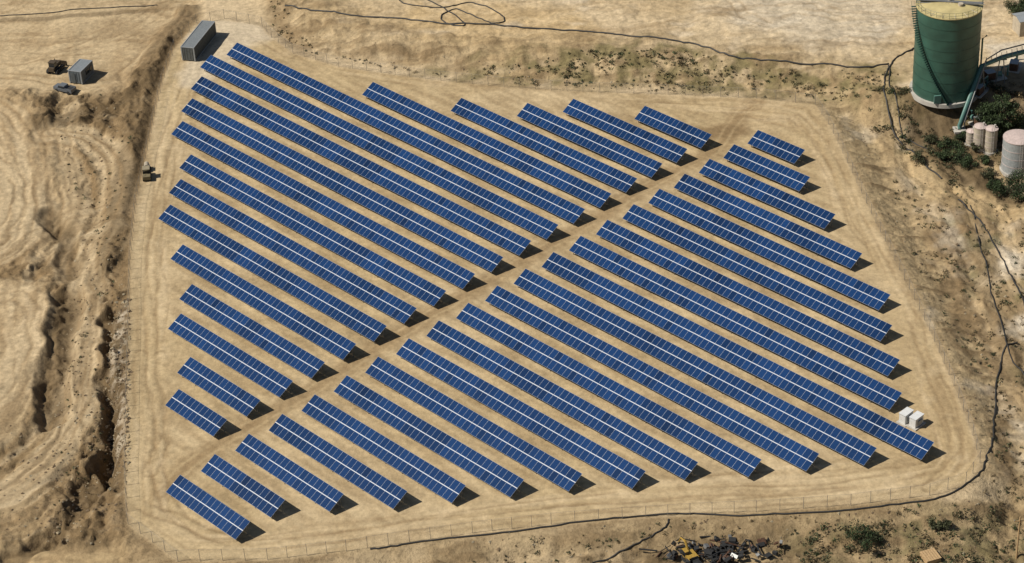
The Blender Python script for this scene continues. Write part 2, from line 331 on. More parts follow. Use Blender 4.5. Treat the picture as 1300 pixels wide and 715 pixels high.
def glass_mat():
    m=bpy.data.materials.new("solar_glass");m.use_nodes=True;nt=m.node_tree;N=nt.nodes;Lk=nt.links;b=N["Principled BSDF"]
    at=N.new("ShaderNodeAttribute");at.attribute_name="tint"
    uv=N.new("ShaderNodeUVMap");uv.uv_map="UVMap"
    br=N.new("ShaderNodeTexBrick");br.offset=0;br.squash=1;br.inputs["Scale"].default_value=1;br.inputs["Mortar Size"].default_value=.025;br.inputs["Brick Width"].default_value=1;br.inputs["Row Height"].default_value=1
    br.inputs["Color1"].default_value=(.005,.028,.096,1);br.inputs["Color2"].default_value=(.006,.032,.108,1);br.inputs["Mortar"].default_value=(.018,.05,.13,1)
    Lk.new(uv.outputs[0],br.inputs["Vector"])
    v=N.new("ShaderNodeVectorMath");v.operation='SCALE';Lk.new(br.outputs["Color"],v.inputs[0]);Lk.new(at.outputs["Fac"],v.inputs["Scale"])
    Lk.new(v.outputs[0],b.inputs["Base Color"]);b.inputs["Roughness"].default_value=.18;b.inputs["IOR"].default_value=1.45
    return m
M_glass=glass_mat();M_alu=mat("anodised_aluminium",(.22,.26,.33),.5,0,.05);M_clamp=mat("centre_clamp_rail",(.60,.62,.65),.4,0,.05);M_steel=mat("galvanised_steel",(.24,.24,.23),.5,.5,.1)
# ------------------------------------------------------------------ mesh builder
class MB:
    def __init__(s): s.v=[];s.f=[];s.m=[];s.t=[];s.uv={};s.sm=[]
    def add(s,vs,fs,m=0,t=1.0,sm=False):
        o=len(s.v);s.v+= [tuple(p) for p in vs]
        for f in fs: s.f.append(tuple(i+o for i in f));s.m.append(m);s.t.append(t);s.sm.append(sm)
    def box(s,c,d,m=0,rz=0,ry=0,rx=0,taper=1.0):
        x,y,z=[k/2 for k in d]
        vs=[Vector((sx*x*(taper if sz>0 else 1),sy*y*(taper if sz>0 else 1),sz*z)) for sz in(-1,1) for sx,sy in((-1,-1),(1,-1),(1,1),(-1,1))]
        Mx=Matrix.Translation(c)@Matrix.Rotation(rz,4,'Z')@Matrix.Rotation(ry,4,'Y')@Matrix.Rotation(rx,4,'X')
        s.add([Mx@p for p in vs],[(3,2,1,0),(4,5,6,7),(0,1,5,4),(1,2,6,5),(2,3,7,6),(3,0,4,7)],m)
    def tube(s,pts,r,m=0,n=8,cap=True):
        pts=[Vector(p) for p in pts];rs=r if isinstance(r,(list,tuple)) else [r]*len(pts);vs=[];fs=[]
        for i,p in enumerate(pts):
            t=(pts[min(i+1,len(pts)-1)]-pts[max(i-1,0)]);t=t.normalized() if t.length>1e-9 else Vector((0,0,1))
            a=Vector((0,0,1)) if abs(t.z)<.95 else Vector((1,0,0));e=t.cross(a).normalized();g=e.cross(t)
            for k in range(n):
                w=2*math.pi*k/n;vs.append(p+(e*math.cos(w)+g*math.sin(w))*rs[i])
        for i in range(len(pts)-1):
            for k in range(n): fs.append((i*n+k,i*n+(k+1)%n,(i+1)*n+(k+1)%n,(i+1)*n+k))
        s.add(vs,fs,m,1.0,n>=8)
        if cap: s.add([vs[k] for k in range(n)],[tuple(range(n))[::-1]],m);s.add(vs[-n:],[tuple(range(n))],m)
    def obj(s,name,mats,loc=(0,0,0),rz=0,parent=None,tint=False):
        me=bpy.data.meshes.new(name);me.from_pydata(s.v,[],s.f)
        for q in mats: me.materials.append(q)
        me.polygons.foreach_set("material_index",s.m);me.polygons.foreach_set("use_smooth",s.sm)
        if tint: me.attributes.new("tint","FLOAT","FACE").data.foreach_set("value",s.t)
        me.update();o=bpy.data.objects.new(name,me);sc.collection.objects.link(o)
        o.location=loc;o.rotation_euler=(0,0,rz)
        if parent: o.parent=parent
        return o
# ------------------------------------------------------------------ solar arrays
LR=[(1026,190),(1026,225),(1060,270),(1097,320),(1135,375),(1138,412),(1141,456),(1146,496),(1187,561),(1113,568),(1038,577),(964,585),(888,590),(815,598),(740,602),(665,610),(590,615),(516,622),(440,628),(365,633),(321,663)]
UL=[(815,134),(728,126),(669,131),(583,124),(475,105),(302,53),(270,69),(257,96),(245,124),(233,153),(245,196),(232,228),(218,261),(230,310),(242,360),(227,398),(240,455),(226,496)]
TILT=math.radians(27);ct,st_=math.cos(TILT),math.sin(TILT);SLP=3.12;MP=1.02;MW=1.0;GAP=.10;ML=(SLP-GAP)/2
def array(k,ua,n):
    mb=MB();L=n*MP
    def P(x,s,o): return (x,-s*ct-o*st_,ZT-s*st_+o*ct)
    tn=[1.0]*n
    i=0
    while i<n:
        r=random.randint(3,9);b=random.choice([1,1,1,.92,1.08,.8]);
        for j in range(i,min(n,i+r)): tn[j]=b
        i+=r
    for i in range(n):
        x0=-L/2+i*MP;x1=x0+MW
        for h in (0,1):
            s0=h*(ML+GAP);s1=s0+ML
            vs=[P(x0,s0,-.04),P(x1,s0,-.04),P(x1,s1,-.04),P(x0,s1,-.04),P(x0,s0,0),P(x1,s0,0),P(x1,s1,0),P(x0,s1,0)]
            mb.add(vs,[(0,1,2,3),(7,6,5,4),(4,5,1,0),(5,6,2,1),(6,7,3,2),(7,4,0,3)],0)
            e=.024
            g=[P(x0+e,s0+e,.004),P(x1-e,s0+e,.004),P(x1-e,s1-e,.004),P(x0+e,s1-e,.004)]
            mb.add(g,[(3,2,1,0)],1,tn[i]*random.uniform(.9,1.12)*(1.0 if random.random()>.05 else .7))
    a=[P(-L/2,ML+.01,-.012),P(L/2,ML+.01,-.012),P(L/2,ML+GAP-.01,-.012),P(-L/2,ML+GAP-.01,-.012)]
    mb.add(a,[(3,2,1,0)],3)
    for s in (.55,1.25,1.95,2.65):
        c=[P(-L/2,s,-.045),P(L/2,s,-.045)];mb.tube([Vector(c[0])-Vector((0,0,.04)),Vector(c[1])-Vector((0,0,.04))],.04,2,4)
    q=max(2,int(L/3.2)+1)
    for i in range(q):
        x=-L/2+.5+(L-1)*i/(q-1)
        for s in (.5,2.6):
            p=P(x,s,-.1);mb.tube([(p[0],p[1],-.6),(p[0],p[1],p[2])],.05,2,6)
        mb.tube([P(x,.15,-.12),P(x,2.95,-.12)],.045,2,4);p=P(x,.55,-.14);p2=P(x,2.6,-.14);mb.tube([(p[0],p[1],p[2]),(p2[0],p2[1],.25)],.03,2,4)
    uc=ua+L/2;v=V0+PIT*k;q=uc*dv+v*nv
    o=mb.obj("solar_panel_array",[M_alu,M_glass,M_steel,M_clamp],(q[0],q[1],0),math.atan2(dv[1],dv[0]),tint=True)
    uvl=o.data.uv_layers.new(name="UVMap")
    buf=np.zeros((len(o.data.loops),2),np.float32)
    for p in o.data.polygons:
        if p.material_index==1:
            l=p.loop_start;buf[l:l+4]=((0,10),(6,10),(6,0),(0,0))
    uvl.data.foreach_set("uv",buf.ravel())
for k in range(21):
    q=np.array(pixel_to_world(*LR[k],ZT));n=round((q@dv-U0)/MP);array(k,U0,n)
for i in range(18):
    q=np.array(pixel_to_world(*UL[i],ZT));ue=U0-4.9;n=round((ue-q@dv)/MP);array(i+1,ue-n*MP,n)
# ------------------------------------------------------------------ simple mats
M_black=mat("black_polyethylene",(.03,.028,.025),.6);M_white=mat("white_paint",(.62,.62,.60),.5,0,.08);M_dgrey=mat("weathered_grey_paint",(.085,.095,.095),.6,0,.25,2)
M_lgrey=mat("light_grey_metal",(.30,.32,.33),.5,.2,.1);M_yel=mat("machine_yellow",(.34,.21,.035),.6,0,.3);M_rub=mat("rubber",(.02,.02,.02),.9);M_win=mat("dark_glass",(.02,.025,.03),.1)
M_tank=mat("green_tank_paint",(.030,.085,.062),.5,0,.28,.35);M_tank2=mat("green_seam",(.02,.06,.043),.5);M_roof=mat("tank_roof_yellow",(.46,.38,.18),.6,0,.18,.6)
M_beige=mat("beige_tank_paint",(.42,.36,.27),.6,0,.2,1.2);M_pink=mat("faded_lid",(.50,.40,.36),.6);M_conc=mat("concrete",(.42,.39,.34),.85,0,.15,1,.3);M_rust=mat("rusty_steel",(.10,.05,.028),.8,.2,.4,4)
M_pipe=mat("green_pipe_paint",(.09,.19,.16),.45);M_wood=mat("raw_timber",(.42,.28,.14),.8,0,.2,4);M_bark=mat("bark",(.10,.07,.05),.9);M_post=mat("fence_post_steel",(.22,.20,.17),.7,0,.2)
def leafmat(name,col):
    m=bpy.data.materials.new(name);m.use_nodes=True;nt=m.node_tree;b=nt.nodes["Principled BSDF"];b.inputs["Roughness"].default_value=.8
    at=nt.nodes.new("ShaderNodeAttribute");at.attribute_name="tint";v=nt.nodes.new("ShaderNodeVectorMath");v.operation='SCALE';v.inputs[0].default_value=col
    nt.links.new(at.outputs["Fac"],v.inputs["Scale"]);nt.links.new(v.outputs[0],b.inputs["Base Color"]);return m
M_lf=leafmat("green_foliage",(.050,.078,.025));M_ol=leafmat("olive_foliage",(.090,.095,.042));M_dry=leafmat("dry_foliage",(.20,.15,.075))
def empty(name,loc,rz=0):
    o=bpy.data.objects.new(name,None);o.location=loc;o.rotation_euler=(0,0,rz);sc.collection.objects.link(o);return o
def catm(W,n=6): return smooth(W,n)
def drape(name,px,r,m,lift=.8):
    W=[ground(*p) for p in px];W=catm([(w.x,w.y) for w in W],8)
    pts=[(x+.25*math.sin(i*.7)*random.random(),y+.25*math.cos(i*.5)*random.random(),zat(x,y)+r*lift) for i,(x,y) in enumerate(W)];mb=MB();mb.tube(pts,r,0,8);return mb.obj(name,[m])
for px,r in (([(362,8),(400,14),(440,19),(500,24),(560,30),(640,34),(700,38),(765,42),(830,48),(880,56),(920,68),(960,76),(1020,82),(1090,86),(1128,82)],.15),
  ([(470,699),(520,690),(600,681),(700,669),(790,657),(880,653),(960,655),(1060,649),(1150,640),(1205,628),(1238,606),(1254,580),(1262,540),(1264,500),(1272,455),(1290,435)],.125),
  ([(752,716),(800,694),(836,676),(850,660)],.11),
  ([(1160,62),(1135,76),(1124,100),(1122,130),(1134,165),(1165,200),(1195,228)],.14),
  ([(1128,84),(1130,110),(1133,140),(1148,165),(1180,190)],.10),
  ([(1216,254),(1240,276),(1262,310),(1284,350),(1302,392)],.12),
  ([(1232,262),(1246,320),(1262,380),(1282,450),(1302,480)],.10),
  ([(500,-4),(520,6),(560,10),(600,4),(640,22),(630,30),(600,20),(575,12),(560,26),(590,32),(560,8),(530,-4)],.12),
  ([(0,21),(60,17),(120,11),(200,7)],.10)):
    drape("water_hose",px,r,M_black)
# ------------------------------------------------------------------ fence
def fence():
    W=[ground(*p) for p in FENCE];P=[(w.x,w.y) for w in W];P.append(P[0])
    pts=[]
    for (ax,ay),(bx,by) in zip(P[:-1],P[1:]):
        L=math.hypot(bx-ax,by-ay);n=max(1,round(L/3))
        for i in range(n): pts.append((ax+(bx-ax)*i/n,ay+(by-ay)*i/n))
    pts.append(pts[0]);mb=MB();fb=MB();u=0;uv=[]
    for i,(x,y) in enumerate(pts[:-1]):
        z=zat(x,y);x2,y2=pts[i+1];z2=zat(x2,y2)
        mb.tube([(x,y,z-.3),(x,y,z+2.05)],.035,0,6)
        mb.tube([(x,y,z+2.0),(x2,y2,z2+2.0)],.014,0,4)
        fb.add([(x,y,z+.05),(x2,y2,z2+.05),(x2,y2,z2+2.0),(x,y,z+2.0)],[(0,1,2,3)],1)
        L=math.hypot(x2-x,y2-y);uv+= [(u,0),(u+L,0),(u+L,1.95),(u,1.95)];u+=L
    m=bpy.data.materials.new("chain_link");m.use_nodes=True;nt=m.node_tree;N=nt.nodes;Lk=nt.links;b=N["Principled BSDF"];b.inputs["Base Color"].default_value=(.22,.21,.19,1);b.inputs["Metallic"].default_value=.2;b.inputs["Roughness"].default_value=.6
    uvn=N.new("ShaderNodeUVMap");uvn.uv_map="UVMap";sp=N.new("ShaderNodeSeparateXYZ");Lk.new(uvn.outputs[0],sp.inputs[0]);outs=[]
    for op in ('ADD','SUBTRACT'):
        a=N.new("ShaderNodeMath");a.operation=op;Lk.new(sp.outputs[0],a.inputs[0]);Lk.new(sp.outputs[1],a.inputs[1])
        s=N.new("ShaderNodeMath");s.operation='MULTIPLY';s.inputs[1].default_value=12;Lk.new(a.outputs[0],s.inputs[0])
        f=N.new("ShaderNodeMath");f.operation='FRACT';Lk.new(s.outputs[0],f.inputs[0]);l=N.new("ShaderNodeMath");l.operation='LESS_THAN';l.inputs[1].default_value=.05;Lk.new(f.outputs[0],l.inputs[0]);outs.append(l)
    mxx=N.new("ShaderNodeMath");mxx.operation='MAXIMUM';Lk.new(outs[0].outputs[0],mxx.inputs[0]);Lk.new(outs[1].outputs[0],mxx.inputs[1]);Lk.new(mxx.outputs[0],b.inputs["Alpha"])
    e=empty("chain_link_fence",(0,0,0));mb.obj("posts",[M_post],parent=e);o=fb.obj("mesh",[M_lgrey,m],parent=e)
    uvl=o.data.uv_layers.new(name="UVMap");uvl.data.foreach_set("uv",np.array(uv,np.float32).ravel())
fence()
# ------------------------------------------------------------------ container, office, vehicles
def oriented(pa,pb):
    a=ground(*pa);b=ground(*pb);c=(a+b)/2;return c,math.atan2(b.y-a.y,b.x-a.x),(b-a).length
def container(name,pa,pb,w,h,mats,office=False):
    c,rz,L=oriented(pa,pb);mb=MB()
    mb.box((0,0,h/2+.15),(L-.1,w-.1,h-.1),0)
    n=int(L/.35)
    for i in range(n):
        x=-L/2+.25+(L-.5)*i/(n-1)
        for s in(-1,1): mb.box((x,s*(w/2-.03),h/2+.15),(.16,.06,h-.35),0)
        mb.box((x,0,h+.12),(.16,w-.3,.05),1)
    for sx in(-1,1):
        for sy in(-1,1): mb.box((sx*(L/2-.08),sy*(w/2-.08),h/2+.15),(.2,.2,h+.1),1)
        mb.box((sx*(L/2-.06),0,h+.15),(.14,w-.36,.14),1)
    for sy in(-1,1): mb.box((0,sy*(w/2-.06),h+.15),(L-.36,.14,.14),1);mb.box((0,sy*(w/2-.06),.2),(L-.36,.14,.2),1)
    for y in(-.8,-.3,.3,.8): mb.tube([(-L/2+.0,y,.4),(-L/2+.0,y,h-.1)],.03,2,6)
    if office:
        mb.box((0,-w/2-.03,1.6),(1.2,.06,.9),3);mb.box((-L/2-.02,.4,1.2),(.06,.8,2),2);mb.box((L*.3,-w/2-.03,1.6),(.9,.06,.9),3);mb.box((0,w/2+.2,1.9),(.8,.4,.5),2)
    return mb.obj(name,mats,c,rz)
container("storage_container",(240,78),(267,44),2.6,2.7,[M_dgrey,M_lgrey,M_steel,M_win])
container("site_office_cabin",(97,107),(112,92),2.6,2.5,[mat("cabin_paint",(.13,.15,.16),.5),M_lgrey,M_dgrey,M_win],True)
def wheels(mb,xsx,w,r,m,t=.28):
    for x in xsx:
        for s in(-1,1): mb.tube([(x,s*w-t/2,r),(x,s*w+t/2,r)],r,m,14)
def pickup(px,py,rz,body):
    mb=MB();mb.box((0,0,.75),(5.1,1.85,.6),0);mb.box((.35,0,1.35),(1.9,1.65,.65),0,taper=.86);mb.box((.35,0,1.36),(1.75,1.72,.42),1,taper=.9)
    mb.box((2.0,0,1.08),(1.2,1.7,.12),0);mb.box((-1.6,0,1.07),(1.7,1.5,.03),2)
    for s in(-1,1): mb.box((-1.6,s*.88,1.2),(1.8,.08,.25),0)
    mb.box((-2.5,0,1.2),(.08,1.7,.25),0);wheels(mb,(-1.6,1.65),.85,.4,2);mb.box((2.57,0,.6),(.12,1.8,.2),3)
    o=mb.obj("pickup_truck",[body,M_win,M_rub,M_lgrey],ground(px,py),rz);o.scale=(.8,.85,.85);return o
pickup(83,116,math.radians(150),mat("dark_car_paint",(.12,.13,.14),.35))
def dozer(px,py,rz,name="bulldozer"):
    mb=MB()
    for s in(-1,1):
        mb.tube([(-1.5,s*1.1-.28,.5),(-1.5,s*1.1+.28,.5)],.5,1,12);mb.tube([(1.4,s*1.1-.28,.5),(1.4,s*1.1+.28,.5)],.5,1,12)
        mb.box((0,s*1.1,.5),(2.9,.54,.98),1)
    mb.box((.5,0,1.35),(2.3,1.2,.9),0);mb.box((-.9,0,1.9),(1.3,1.4,1.5),2);mb.box((-.9,0,2.7),(1.5,1.6,.1),0);mb.box((-1.8,0,1.2),(.6,1.5,.9),0)
    mb.tube([(.8,.3,1.8),(.8,.3,2.6)],.07,1,8)
    for s in(-1,1): mb.box((1.3,s*1.45,.55),(2.6,.14,.25),0)
    mb.box((2.6,0,.75),(.15,3.3,1.2),0,ry=-.15);mb.box((2.7,0,.12),(.2,3.3,.12),1,ry=-.5)
    o=mb.obj(name,[mat("dozer_body",(.07,.05,.03),.6),M_rub,M_win],ground(px,py),rz);o.scale=(.8,.8,.85);return o
dozer(71,90,math.radians(70))
M_cart=mat("dusty_olive_paint",(.16,.13,.07),.7)
def cart(px,py,rz):
    mb=MB();mb.box((0,0,.55),(2.7,1.3,.35),0);mb.box((-.8,0,.85),(1.1,1.25,.3),0);mb.box((.1,0,.95),(.5,1.1,.15),2);mb.box((-.12,0,1.2),(.12,1.1,.45),2,ry=-.2)
    for x in(-.25,.75):
        for s in(-1,1): mb.tube([(x,s*.6,.7),(x*.9,s*.55,1.85)],.03,1,6)
    mb.box((.22,0,1.88),(1.3,1.25,.06),3);wheels(mb,(-.9,.95),.6,.3,1,.22);mb.box((1.1,0,.85),(.5,1.1,.25),0,ry=.2)
    return mb.obj("utility_cart",[M_cart,M_rub,M_black,mat("cart_canopy",(.24,.20,.13),.8)],ground(px,py),rz)
cart(187,226,math.radians(95));
mb=MB();mb.box((0,0,.5),(1.8,1.1,.1),0);mb.tube([(-.6,0,.95),(.6,0,.95)],.42,1,14);wheels(mb,(0,),.62,.3,2,.2);mb.tube([(.9,0,.5),(1.7,0,.45)],.04,0,6);mb.obj("water_bowser_trailer",[M_steel,M_beige,M_rub],ground(187,216),math.radians(-85))
def inverter(px,py,s=.7):
    mb=MB();L,w,h=1.5*s,2.6*s,2.1*s
    mb.box((0,0,.1),(L+.6,w+.6,.2),1);mb.box((0,0,.2+h/2),(L,w,h),0);mb.box((0,0,.24+h),(L+.15,w+.15,.08),0)
    for k in(-1,0,1): mb.box((-L/2-.02,k*w/3,.2+h/2),(.05,w/3-.08,h-.25),0);mb.box((-L/2-.05,k*w/3,h*.75),(.03,w/4,.25),2)
    mb.box((L/2+.1,0,h*.6),(.2,w*.5,.7),2)
    return mb.obj("inverter_cabinet",[M_white,M_conc,M_lgrey],ground(px,py),math.atan2(nv[1],nv[0])+math.pi/2)
inverter(1150,535);inverter(1163,540)
# ------------------------------------------------------------------ tank yard
def tank():
    base=ground(1199,113);e=empty("green_storage_tank",base);R=5.5;Ht=16.2;n=64
    mb=MB()
    mb.tube([(0,0,-.5),(0,0,.25)],R+.5,2,n)
    rings=[.25]+[Ht*i/8 for i in range(1,9)]
    mb.tube([(0,0,z) for z in rings],R,0,n)
    for z in rings[1:-1]: mb.tube([(0,0,z-.05),(0,0,z+.05)],R+.035,1,n)
    mb.obj("shell",[M_tank,M_tank2,M_conc],parent=e)
    r=MB();vs=[];fs=[]
    for j,(rr,zz) in enumerate(((R+.12,Ht+.02),(R+.12,Ht+.18),(R*.66,Ht+.55),(R*.33,Ht+.8))):
        for k in range(n): a=2*math.pi*k/n;vs.append((rr*math.cos(a),rr*math.sin(a),zz))
    vs.append((0,0,Ht+.9))
    for j in range(3):
        for k in range(n): fs.append((j*n+k,j*n+(k+1)%n,(j+1)*n+(k+1)%n,(j+1)*n+k))
    for k in range(n): fs.append((3*n+k,3*n+(k+1)%n,4*n))
    r.add(vs,fs,0)
    for k in range(16): a=2*math.pi*k/16;r.tube([(R*math.cos(a),R*math.sin(a),Ht+.24),(.3*math.cos(a),.3*math.sin(a),Ht+.93)],.05,1,4)
    r.tube([(1.5,-1.8,Ht+.6),(1.5,-1.8,Ht+1.1)],.45,1,14);r.tube([(0,0,Ht+.8),(0,0,Ht+1.4)],.35,1,12)
    for o in(-.35,.35): r.tube([(-R,1+o,Ht+.5),(R,-2+o,Ht+.9)],.05,2,4)
    r.box((0,-.5,Ht+.95),(2*R,.7,.05),2,rz=-.27)
    r.obj("roof",[M_roof,M_beige,M_steel],parent=e)
    q=MB();pts=[(math.cos(2*math.pi*k/32)*(R+.05),math.sin(2*math.pi*k/32)*(R+.05)) for k in range(33)]
    for h in(.55,1.05): q.tube([(x,y,Ht+.15+h) for x,y in pts],.025,0,4)
    for x,y in pts[:-1]: q.tube([(x,y,Ht+.1),(x,y,Ht+1.2)],.025,0,4)
    m=46
    for i in range(m):
        a=math.radians(178+88*i/m);z=Ht*(1-i/m);q.box(((R+.45)*math.cos(a),(R+.45)*math.sin(a),z),(.9,.34,.06),0,rz=a)
    q.tube([((R+.9)*math.cos(math.radians(178+88*i/m)),(R+.9)*math.sin(math.radians(178+88*i/m)),Ht*(1-i/m)+1) for i in range(m)],.035,0,4)
    q.tube([(R+.25,-1.2,0),(R+.25,-1.2,Ht*.62),(R+.9,-1.4,Ht*.66)],.16,1,8);q.box((-2.3,-R-.02,1.2),(1.2,.3,1.5),1,rz=.1)
    q.obj("stair_and_railing",[M_tank2,M_pipe],parent=e)
tank()
def smalltank(px,py,r,h,m,lid,name="process_tank"):
    b=ground(px,py);mb=MB();n=32
    mb.tube([(0,0,-.4),(0,0,.15)],r+.25,2,n);mb.tube([(0,0,.15+h*i/4) for i in range(5)],r,0,n);mb.tube([(0,0,h+.15),(0,0,h+.27)],[r+.06,r+.06],1,n);mb.tube([(0,0,h+.27),(0,0,h+.55)],[r*.98,.15],1,n)
    for i in(1,2,3): mb.tube([(0,0,h*i/4),(0,0,h*i/4+.08)],r+.03,1,n)
    for o in(-.2,.2): mb.tube([(o,-r-.12,0),(o,-r-.12,h+.9)],.03,2,4)
    for i in range(int(h/.35)): mb.tube([(-.2,-r-.12,.3+i*.35),(.2,-r-.12,.3+i*.35)],.02,2,4)
    mb.tube([(r*.5,0,h+.3),(r*.5,0,h+.9)],.18,2,10)
    return mb.obj(name,[m,lid,M_conc],b)
smalltank(1243,187,1.05,3.9,M_beige,M_pink);smalltank(1257,192,1.05,4.1,M_beige,M_pink);smalltank(1290,214,2.5,5.8,mat("grey_tank",(.30,.31,.30),.5,0,.15),M_pink);smalltank(1232,182,.8,2.2,M_beige,M_pink)
def P3(px,py,z): x,y=pixel_to_world(px,py,z);return (x,y,z)
mb=MB();b0=ground(1218,166);t0=P3(1246,84,7.5);t1=P3(1272,73,7.5);t2=P3(1330,58,7.5)
mb.tube([(b0.x,b0.y,b0.z-.2),(b0.x,b0.y,b0.z+1.0),t0,t1,t2],.42,0,12)
mb.tube([(b0.x+.9,b0.y+.3,b0.z-.2),(b0.x+.9,b0.y+.3,b0.z+1.6),(t0[0]+.8,t0[1]+.2,t0[2]+1.1),(t1[0],t1[1]+.6,t1[2]+1.1),(t2[0],t2[1]+.6,t2[2]+1.1)],.12,1,8)
for t in (t0,t1,t2):
    z=zat(t[0],t[1])
    for o in(-.8,.8): mb.tube([(t[0]+o,t[1],z-.2),(t[0]+o*.4,t[1],t[2]-.3)],.1,1,6)
    mb.tube([(t[0]-.9,t[1],t[2]-.45),(t[0]+.9,t[1],t[2]-.45)],.1,1,6)
n=14
for i in range(n):
    f=i/(n-1);a=Vector(t0).lerp(Vector(t2),f);c=a+Vector((0,.6,1.1));mb.tube([a,c],.05,1,4)
mb.box((b0.x,b0.y,b0.z+.2),(2,2,.4),2);mb.obj("transfer_pipe_gantry",[M_pipe,M_steel,M_conc])
def skid(px,py,rz):
    mb=MB();mb.box((0,0,.1),(4,2.2,.2),2);mb.box((-.9,0,.9),(1.6,1.4,1.4),0);mb.tube([(.1,0,.8),(1.3,0,.8)],.45,1,14);mb.tube([(1.4,0,.2),(1.4,0,1.9),(2.6,0,1.9),(2.6,0,.1)],.16,1,8);mb.box((-.9,0,1.65),(1.7,1.5,.08),3)
    return mb.obj("pump_skid",[M_rust,M_pipe,M_conc,M_lgrey],ground(px,py),rz)
skid(1262,100,.3);skid(1288,86,1.2);skid(1240,150,2.);skid(1244,118,.9)
mb=MB();mb.box((0,0,1.6),(5,3.2,3.2),0);mb.box((0,-.85,3.35),(5.4,1.9,.1),1,rx=.25);mb.box((0,.85,3.35),(5.4,1.9,.1),1,rx=-.25);mb.box((-1,-1.62,1.1),(1,.06,2.1),2);mb.box((1.2,-1.62,1.8),(1,.06,.8),2)
mb.obj("pump_house",[M_beige,M_lgrey,M_win],ground(1306,40),.2)
# ------------------------------------------------------------------ foliage
def leaves(mb,c,rad,n,m,sz,flat=.8,tb=1.0):
    c=Vector(c)
    for _ in range(n):
        d=Vector((random.gauss(0,1),random.gauss(0,1),random.gauss(0,1)));d.normalize();r=random.random()**.45
        p=c+Vector((d.x*rad*r,d.y*rad*r,d.z*rad*r*flat))
        a=Vector((random.gauss(0,1),random.gauss(0,1),random.gauss(0,1))).normalized();b=a.cross(Vector((random.random(),random.random(),random.random()+.1))).normalized();s=sz*random.uniform(.6,1.3)
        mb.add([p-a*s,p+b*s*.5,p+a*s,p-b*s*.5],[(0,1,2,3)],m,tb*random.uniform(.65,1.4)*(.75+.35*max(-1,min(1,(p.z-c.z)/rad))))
def tree(px,py,h,r):
    g=ground(px,py);mb=MB();mb.tube([(0,0,-.3),(.1,0,h*.25),(.15,.1,h*.5),(.1,.1,h*.85)],[.28,.22,.15,.05],0,8)
    for i in range(16):
        a=i*2.4;z=h*(.2+.6*i/16);L=r*(1.0-.5*i/16)*random.uniform(.75,1.15)
        e=(math.cos(a)*L,math.sin(a)*L,z+L*.4);mb.tube([(.1,.05,z),(e[0]*.5,e[1]*.5,z+L*.3),e],[.09,.06,.02],0,6)
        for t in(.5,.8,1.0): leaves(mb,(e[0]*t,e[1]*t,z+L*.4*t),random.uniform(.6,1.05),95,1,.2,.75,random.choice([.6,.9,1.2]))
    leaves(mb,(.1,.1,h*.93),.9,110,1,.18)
    return mb.obj("leafy_tree",[M_bark,M_lf],g,tint=True)
tree(1273,168,7.6,3.6);tree(1254,150,5,2.3);tree(1262,176,4.2,2.0)
def bush(px,py,r,m=None,name="green_bush"):
    g=ground(px,py);mb=MB()
    for i in range(11):
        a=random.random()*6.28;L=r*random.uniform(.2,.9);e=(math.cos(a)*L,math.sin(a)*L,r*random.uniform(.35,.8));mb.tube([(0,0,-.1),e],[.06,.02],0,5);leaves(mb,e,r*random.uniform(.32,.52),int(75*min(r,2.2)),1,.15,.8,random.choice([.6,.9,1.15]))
    return mb.obj(name,[M_bark,m or M_lf],g,tint=True)
for px,py,r in ((1216,205,2.6),(1204,190,2.0),(1230,212,1.7),(1196,202,1.4),(1276,247,2.2),(1292,242,2.6),(1262,240,1.5),(1300,254,2.0),(1250,208,1.4),(1222,178,1.4),(1095,690,2.4),(1290,20,2.6),(1300,12,2.2)):
    bush(px,py,r)
for px,py,r in ((1238,190,1.2),(1292,160,1.8),(1168,205,1.3),(1180,180,1.2),(1108,686,1.2),(1186,668,1.1),(1200,666,.9),(1255,225,1.4)): bush(px,py,r,M_ol,"olive_bush")
def inside(x,y,P):
    c=False;j=len(P)-1
    for i in range(len(P)):
        if (P[i][1]>y)!=(P[j][1]>y) and x<(P[j][0]-P[i][0])*(y-P[i][1])/(P[j][1]-P[i][1])+P[i][0]: c=not c
        j=i
    return c
mb=MB()
zones=[([(770,60),(880,66),(960,88),(1140,92),(1150,130),(1040,128),(860,118),(650,108),(560,94),(660,82)],520,.15,.55),
 ([(340,0),(362,0),(372,40),(420,70),(560,92),(640,106),(520,94),(375,64),(345,42)],80,.15,.4),
 ([(1060,100),(1150,120),(1210,200),(1220,240),(1170,220),(1120,160)],260,.2,.75),
 ([(1130,230),(1300,240),(1300,715),(1240,640),(1262,600),(1230,470),(1160,330)],340,.15,.55),
 ([(600,690),(860,662),(1240,630),(1300,600),(1300,730),(600,730)],200,.15,.5),
 ([(1020,670),(1240,650),(1290,680),(1290,720),(1010,720)],190,.25,.8),
 ([(60,130),(170,110),(160,300),(158,640),(60,690),(80,500),(110,300)],140,.15,.4),
 ([(1220,100),(1300,110),(1300,240),(1200,210)],180,.3,1.0)]
sel=[]
for P,cnt,a,b in zones:
    bx=[min(p[0] for p in P),max(p[0] for p in P)];by=[min(p[1] for p in P),max(p[1] for p in P)];k=0;tries=0
    while k<cnt and tries<cnt*40:
        tries+=1;x=random.uniform(*bx);y=random.uniform(*by)
        if not inside(x,y,P): continue
        nz=float(fbm(np.array([[x]]),np.array([[y*1.6]]),34,2,200)[0,0])
        if nz<random.uniform(-.3,.35): continue
        k+=1;sel.append((x,y,random.uniform(a,b)*random.choice([.6,.8,1,1.3])))
for x,y,r in sel:
    g=ground(x,y)
    if inside(g.x,g.y,FW_): continue
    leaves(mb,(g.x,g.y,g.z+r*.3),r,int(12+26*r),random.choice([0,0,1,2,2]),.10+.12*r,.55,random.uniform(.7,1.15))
mb.obj("dry_scrub",[M_ol,M_lf,M_dry],tint=True)
mb=MB()
